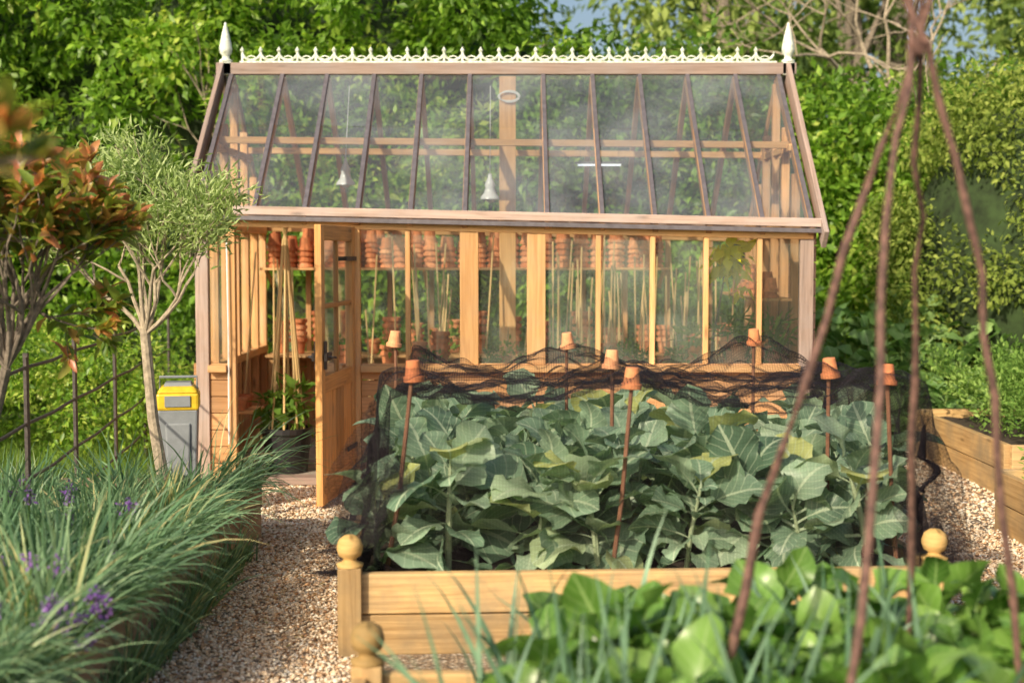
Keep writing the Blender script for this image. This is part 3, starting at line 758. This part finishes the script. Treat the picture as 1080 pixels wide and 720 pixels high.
M_phot=mat_leaf('photinia_leaf',[(0,(.12,.22,.03)),(.4,(.30,.34,.06)),(.58,(.48,.27,.09)),(.8,(.58,.20,.10)),(1,(.68,.34,.19))],.4,.35,.6)
def photinia(root,fork,dirs,L,depth,nl,size,spread=.5,redz=.3):
    E=empty('photinia_shrub'); K=B();tips=[];allp=[]
    K.tube([root,((root[0]+fork[0])/2+.03,root[1],(root[2]+fork[2])/2),fork],[.03,.026,.022],8)
    for d in dirs: branch(K,fork,d,L,.014,depth,tips,spread,.12,.12,(2,3),.78,4,allp)
    K.make('branches',M_bark,E)
    P=[];Dr=[];A=[]
    for p,d in tips:
        z=p.z
        for i in range(nl):
            dv=(d+Vector((random.gauss(0,.7),random.gauss(0,.7),random.gauss(.25,.5)))); P.append(p-d*random.uniform(0,.06)); Dr.append(dv)
            A.append(min(1,max(0,random.gauss(.64 if z>fork[2]+redz else .42,.24))))
    for p,d in allp:
        if random.random()<.85:
            for i in range(2): P.append(p); Dr.append(d+Vector((random.gauss(0,.8),random.gauss(0,.8),random.gauss(0,.6)))); A.append(random.gauss(.28,.2))
    P=np.array([list(a) for a in P]);Dr=np.array([list(a) for a in Dr]); n=len(P)
    lv,lf,lu=grid_leaf(2,5,lambda t:.19*math.sin(math.pi*min(1,.06+t*.94))**.8+.006,.5,.0,5,.45,3)
    V,F,A,U=scatter(lv,lf,P,frames(Dr,rng.normal(size=(n,3))*.4+np.array([0,0,1])),size*rng.uniform(.6,1.15,n),np.clip(A,0,1),lu)
    mk_np('foliage',V,F,M_phot,var=A,uv=U,smooth=True,parent=E)
photinia((-2.50,6.1,.25),(-2.14,6.0,1.16),((.1,0,1),(.6,0,.9),(.5,-.1,.6),(.3,.2,1),(-.3,0,1),(.5,-.3,.9),(-.1,-.3,1),(.4,.2,.9),(.1,.3,.7),(.2,-.4,.8),(-.5,.1,.6),(0,.1,1.3)),.34,3,8,.095)
photinia((-1.6,2.55,0),(-1.08,2.5,1.72),((.9,0,.9),(.5,0,1.0),(1,.1,.5)),.15,1,6,.080,.3,.0)

K=B(); fp=[(-2.2,4.8),(-2.3,6.0),(-2.40,7.0),(-2.53,8.2),(-2.69,9.6),(-2.85,11.0),(-3.0,12.4)]
for (x,y) in fp: K.box(x-.008,x+.008,y-.02,y+.02,0,1.13); K.box(x-.012,x+.012,y-.012,y+.012,1.13,1.15)
for zz in (1.08,.80,.52,.26):
    for (a,b) in zip(fp[:-1],fp[1:]): K.tube([(a[0],a[1],zz),((a[0]+b[0])/2,(a[1]+b[1])/2,zz-.012),(b[0],b[1],zz)],.009,6)
K.make('iron_fence',M_iron)

E=empty('storage_bin',(-2.03,8.62,0),math.radians(10))
M_grey=mat_plain('grey_plastic',(.24,.26,.28),.45,0,.1); M_yellow=mat_plain('yellow_plastic',(.75,.50,.03),.4,0,.15)
K=B()
def frust(K,w0,d0,w1,d1,z0,z1,oy=0):
    vs=[(-w0/2,-d0/2+oy,z0),(w0/2,-d0/2+oy,z0),(w0/2,d0/2+oy,z0),(-w0/2,d0/2+oy,z0),(-w1/2,-d1/2+oy,z1),(w1/2,-d1/2+oy,z1),(w1/2,d1/2+oy,z1),(-w1/2,d1/2+oy,z1)]
    fs=[(0,1,5,4),(1,2,6,5),(2,3,7,6),(3,0,4,7),(3,2,1,0),(4,5,6,7)]; K.add(vs,fs,[[(0,0)]*4]*6)
frust(K,.19,.19,.235,.235,0,.70); frust(K,.13,.02,.15,.02,.3,.62,-.118)
K.make('body',M_grey,E,bevel=.015)
K=B(); frust(K,.25,.25,.25,.25,.695,.80); frust(K,.25,.25,.19,.18,.80,.84); K.make('lid',M_yellow,E,bevel=.015)
K=B(); frust(K,.15,.012,.15,.012,.72,.785,-.128); frust(K,.17,.16,.15,.14,.835,.86); K.make('vent',M_grey,E); K=B(); K.tube([(-.11,0,.80),(-.11,0,.89),(.11,0,.89),(.11,0,.80)],.009,6); K.make('handle',M_grey,E)

K=B()
def stick(pts,r0,r1):
    n=16; out_=[];rr=[]
    pts=[Vector(p) for p in pts]
    for i in range(n+1):
        t=i/n*(len(pts)-1); a=min(int(t),len(pts)-2); f=t-a
        p=pts[a].lerp(pts[a+1],f)+Vector((random.gauss(0,.0055),random.gauss(0,.005),0)); out_.append(p); rr.append(r0+(r1-r0)*i/n*1.0+random.uniform(-.0012,.0018))
    K.tube(out_,rr,8)
ap=Vector((.96,3.4,2.14))
stick([(.47,3.5,.27),(.62,3.47,1.0),(.80,3.43,1.65),ap,(1.03,3.38,2.50)],.0125,.007)
stick([(.71,3.1,.27),(.82,3.2,1.0),(.87,3.33,1.7),ap+Vector((-.02,0,0)),(.93,3.5,2.52)],.0115,.007)
stick([(1.32,3.5,.27),(1.20,3.45,1.0),(1.13,3.42,1.6),ap+Vector((.02,0,0)),(.80,3.42,2.50)],.0105,.007)
stick([(1.13,3.95,.27),(1.06,3.75,1.0),(1.02,3.6,1.6),ap+Vector((.01,0.02,0)),(.98,3.3,2.55)],.0095,.006)
for i in range(4):
    K.tube([(ap.x+(.024)*math.cos(t),ap.y+.024*math.sin(t),ap.z-.02+i*.007+.004*math.sin(t)) for t in np.linspace(0,6.28,14)],.003,5)
K.make('bean_pole_teepee',M_stick)

# ------------------------------------------------------------------ background vegetation
def mass(name,x0,x1,yc,hfun,per,size,mat,rr=(.35,.75),nclump=300,tmpl=LEAF_V,depth=.9,core=True,vb=.5,vc=.2,zlo=0,yn=.5,twigs=0):
    E=empty(name)
    cs=[];rs=[];vo=[]
    for i in range(nclump):
        x=random.uniform(x0,x1); h=hfun(x); z=zlo+random.uniform(0,1)**.85*(h-zlo); r=random.uniform(*rr)
        ln=noise.noise((x*.7,z*.7,2))
        y=yc+random.uniform(-.35,.35)*depth-yn*ln
        if z>h-.4: y+=random.uniform(0,depth)
        cs.append((x,y,min(z,h-r*.4))); rs.append(r); vo.append(.35*noise.noise((x*.45,z*.45,9)))
    V,F,A,_=clump(cs,rs,per,size,tmpl,shell=.35,vbase=vb,vclump=vc,vleaf=.16,voff=vo)
    mk_np('leaves',V,F,mat,var=A,parent=E)
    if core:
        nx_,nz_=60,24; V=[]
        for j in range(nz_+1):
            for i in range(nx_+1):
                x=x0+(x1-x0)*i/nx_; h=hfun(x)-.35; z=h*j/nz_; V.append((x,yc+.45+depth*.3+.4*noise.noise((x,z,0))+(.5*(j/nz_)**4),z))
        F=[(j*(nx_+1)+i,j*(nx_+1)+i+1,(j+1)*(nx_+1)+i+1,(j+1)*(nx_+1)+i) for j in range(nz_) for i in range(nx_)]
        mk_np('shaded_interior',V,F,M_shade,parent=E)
    if twigs:
        K=B(); tp=[]
        for i in range(twigs):
            x=random.uniform(x0,x1)
            branch(K,(x,yc+.25,random.uniform(0,1.0)),(random.gauss(0,.2),-.08,1),1.2,.03,3,tp,.4,.1,.1,(2,3),.72)
        K.make('branches',M_bark2,E)
    return E
M_laurel=mat_leaf('laurel_leaf',[(0,(.06,.13,.018)),(.5,(.18,.33,.04)),(.8,(.31,.47,.06)),(1,(.52,.60,.13))],.4,.4,.4,None,5)
M_shrub=mat_leaf('shrub_leaf',[(0,(.09,.14,.03)),(.5,(.23,.30,.065)),(1,(.42,.48,.12))],.35,simple=True)
M_tree=mat_leaf('tree_leaf',[(0,(.06,.10,.035)),(.5,(.16,.24,.06)),(1,(.38,.46,.14))],.35,simple=True)
def hh(x):
    b=5.4 if x<-1.5 else 5.4-(x+1.5)*.62 if x<1.2 else 3.65
    if x>2.5: b=3.35
    return b+.25*noise.noise((x*1.3,0,7))
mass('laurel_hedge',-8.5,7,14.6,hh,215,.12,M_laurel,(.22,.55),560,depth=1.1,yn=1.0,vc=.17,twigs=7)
E=empty('round_shrub')
cs=[];rs=[]
for i in range(230):
    d=rand_dir(1)[0]
    c=np.array([5.15,13.6,1.5])+d*np.array([1.55,1.0,1.95 if d[2]>0 else 1.3]); cs.append(c); rs.append(random.uniform(.22,.4))
V,F,A,_=clump(cs,rs,170,.07,shell=.35,vclump=.15); mk_np('leaves',V,F,M_shrub,var=A,parent=E)
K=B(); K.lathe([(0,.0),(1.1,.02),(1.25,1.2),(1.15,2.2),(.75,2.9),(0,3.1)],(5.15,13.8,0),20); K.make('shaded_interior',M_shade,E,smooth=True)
E=empty('distant_trees'); K=B(); cs=[];rs=[]
for (x,y,h,r) in ((-14,24,10,3.5),(-9,22,9,3.2),(-4.6,23,9.5,3.2),(-.8,25,7.0,2.0),(3.2,22,7.6,1.7),(5.6,24,9.5,2.6),(9.5,22,10,3.3),(14,24,10,3.5),(7.4,28,12,3.4)):
    K.tube([(x,y,0),(x+.2,y,h*.4),(x,y,h*.75)],[.22,.17,.09],8)
    for i in range(34):
        d=rand_dir(1)[0]; q=np.array([x,y,h*.6])+d*np.array([r,r*.8,h*.38])*random.uniform(.45,1); cs.append(q); rs.append(random.uniform(.5,.95))
        if i%4==0: K.tube([(x,y,h*.45),((x+q[0])/2,(y+q[1])/2,(h*.45+q[2])/2+.3),tuple(q)],[.08,.05,.02],5)
V,F,A,_=clump(cs,rs,190,.2,shell=.4,vclump=.2); mk_np('leaves',V,F,M_tree,var=A,parent=E); K.make('trunks',M_bark,E)
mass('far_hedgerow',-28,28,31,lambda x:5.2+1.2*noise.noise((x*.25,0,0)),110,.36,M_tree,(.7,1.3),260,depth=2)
E=empty('bare_tree'); K=B(); tips=[]
K.tube([(4.6,17.5,0),(4.7,17.5,2.0),(4.5,17.4,3.6)],[.13,.11,.09],8)
for d in ((-.8,-.1,.7),(.7,0,.7),(-.2,.1,1),(.3,-.2,1),(-1,0,.35)): branch(K,(4.5,17.4,3.5),d,1.0,.03,4,tips,.5,.05,.16,(2,3),.74)
K.make('branches',M_bark2,E)

# vegetables right
VT=[grid_leaf(5,8,wf_b,dr,.05,11,.25,40+i) for i,dr in enumerate((.7,1.1,1.5))]
M_veg=mat_leaf('courgette_leaf',[(0,(.09,.18,.05)),(.5,(.17,.31,.09)),(1,(.30,.44,.15))],.3,.5,.4,(.28,.40,.18),6,1.5)
P=[[] for _ in VT];K=B()
for i in range(125):
    x=random.uniform(2.45,5.9); y=random.uniform(11.8,13.4); f=(y-11.8)/1.6
    plant(x,y,0.0,.35+f*random.uniform(.8,1.35),17,.31,P,K,.012,1.0,.1)
o=flush(P,VT,M_veg,'vegetable_plants'); K.make('stems',M_gstem,o)
M_herb=mat_leaf('herb_leaf',[(0,(.09,.18,.04)),(.5,(.19,.32,.07)),(1,(.34,.48,.14))],.35,simple=True)
cs=[(random.uniform(3.4,6.3),random.uniform(9.5,11.4),random.uniform(.45,.9)) for _ in range(120)]
V,F,A,_=join([clump(cs,[random.uniform(.14,.24) for _ in cs],220,.045,shell=.5,vclump=.18,droop=-.3)]); mk_np('herb_bushes',V,F,M_herb,var=A)
cs=[(random.uniform(2.95,5.8),random.uniform(6.3,8.3),random.uniform(.38,.46)) for _ in range(60)]
V,F,A,_=clump(cs,[.13]*len(cs),130,.05,shell=.5,droop=-.3); mk_np('salad_seedlings',V,F,M_herb,var=A)
cs=[(random.uniform(-6.5,-2.75),random.uniform(10.6,13.4),random.uniform(.15,.95)) for _ in range(150)]
V,F,A,_=clump(cs,[random.uniform(.18,.34) for _ in cs],170,.06,shell=.45,vbase=.6); mk_np('border_shrubs',V,F,M_laurel,var=A)
n=30000
bp=np.stack([rng.uniform(-7,-2.35,n),rng.uniform(6.5,13.5,n),np.zeros(n)],1); bp=bp[~((bp[:,0]>-4.2)&(bp[:,1]<8.2))]; n=len(bp)
V,F,A,_=blades(bp,rng.normal(size=(n,3))*.35+np.array([0,0,1.]),rng.uniform(.08,.22,n),rng.uniform(.006,.010,n),rng.uniform(.1,.6,n),3)
mk_np('rough_grass',V,F,M_grass,var=A)
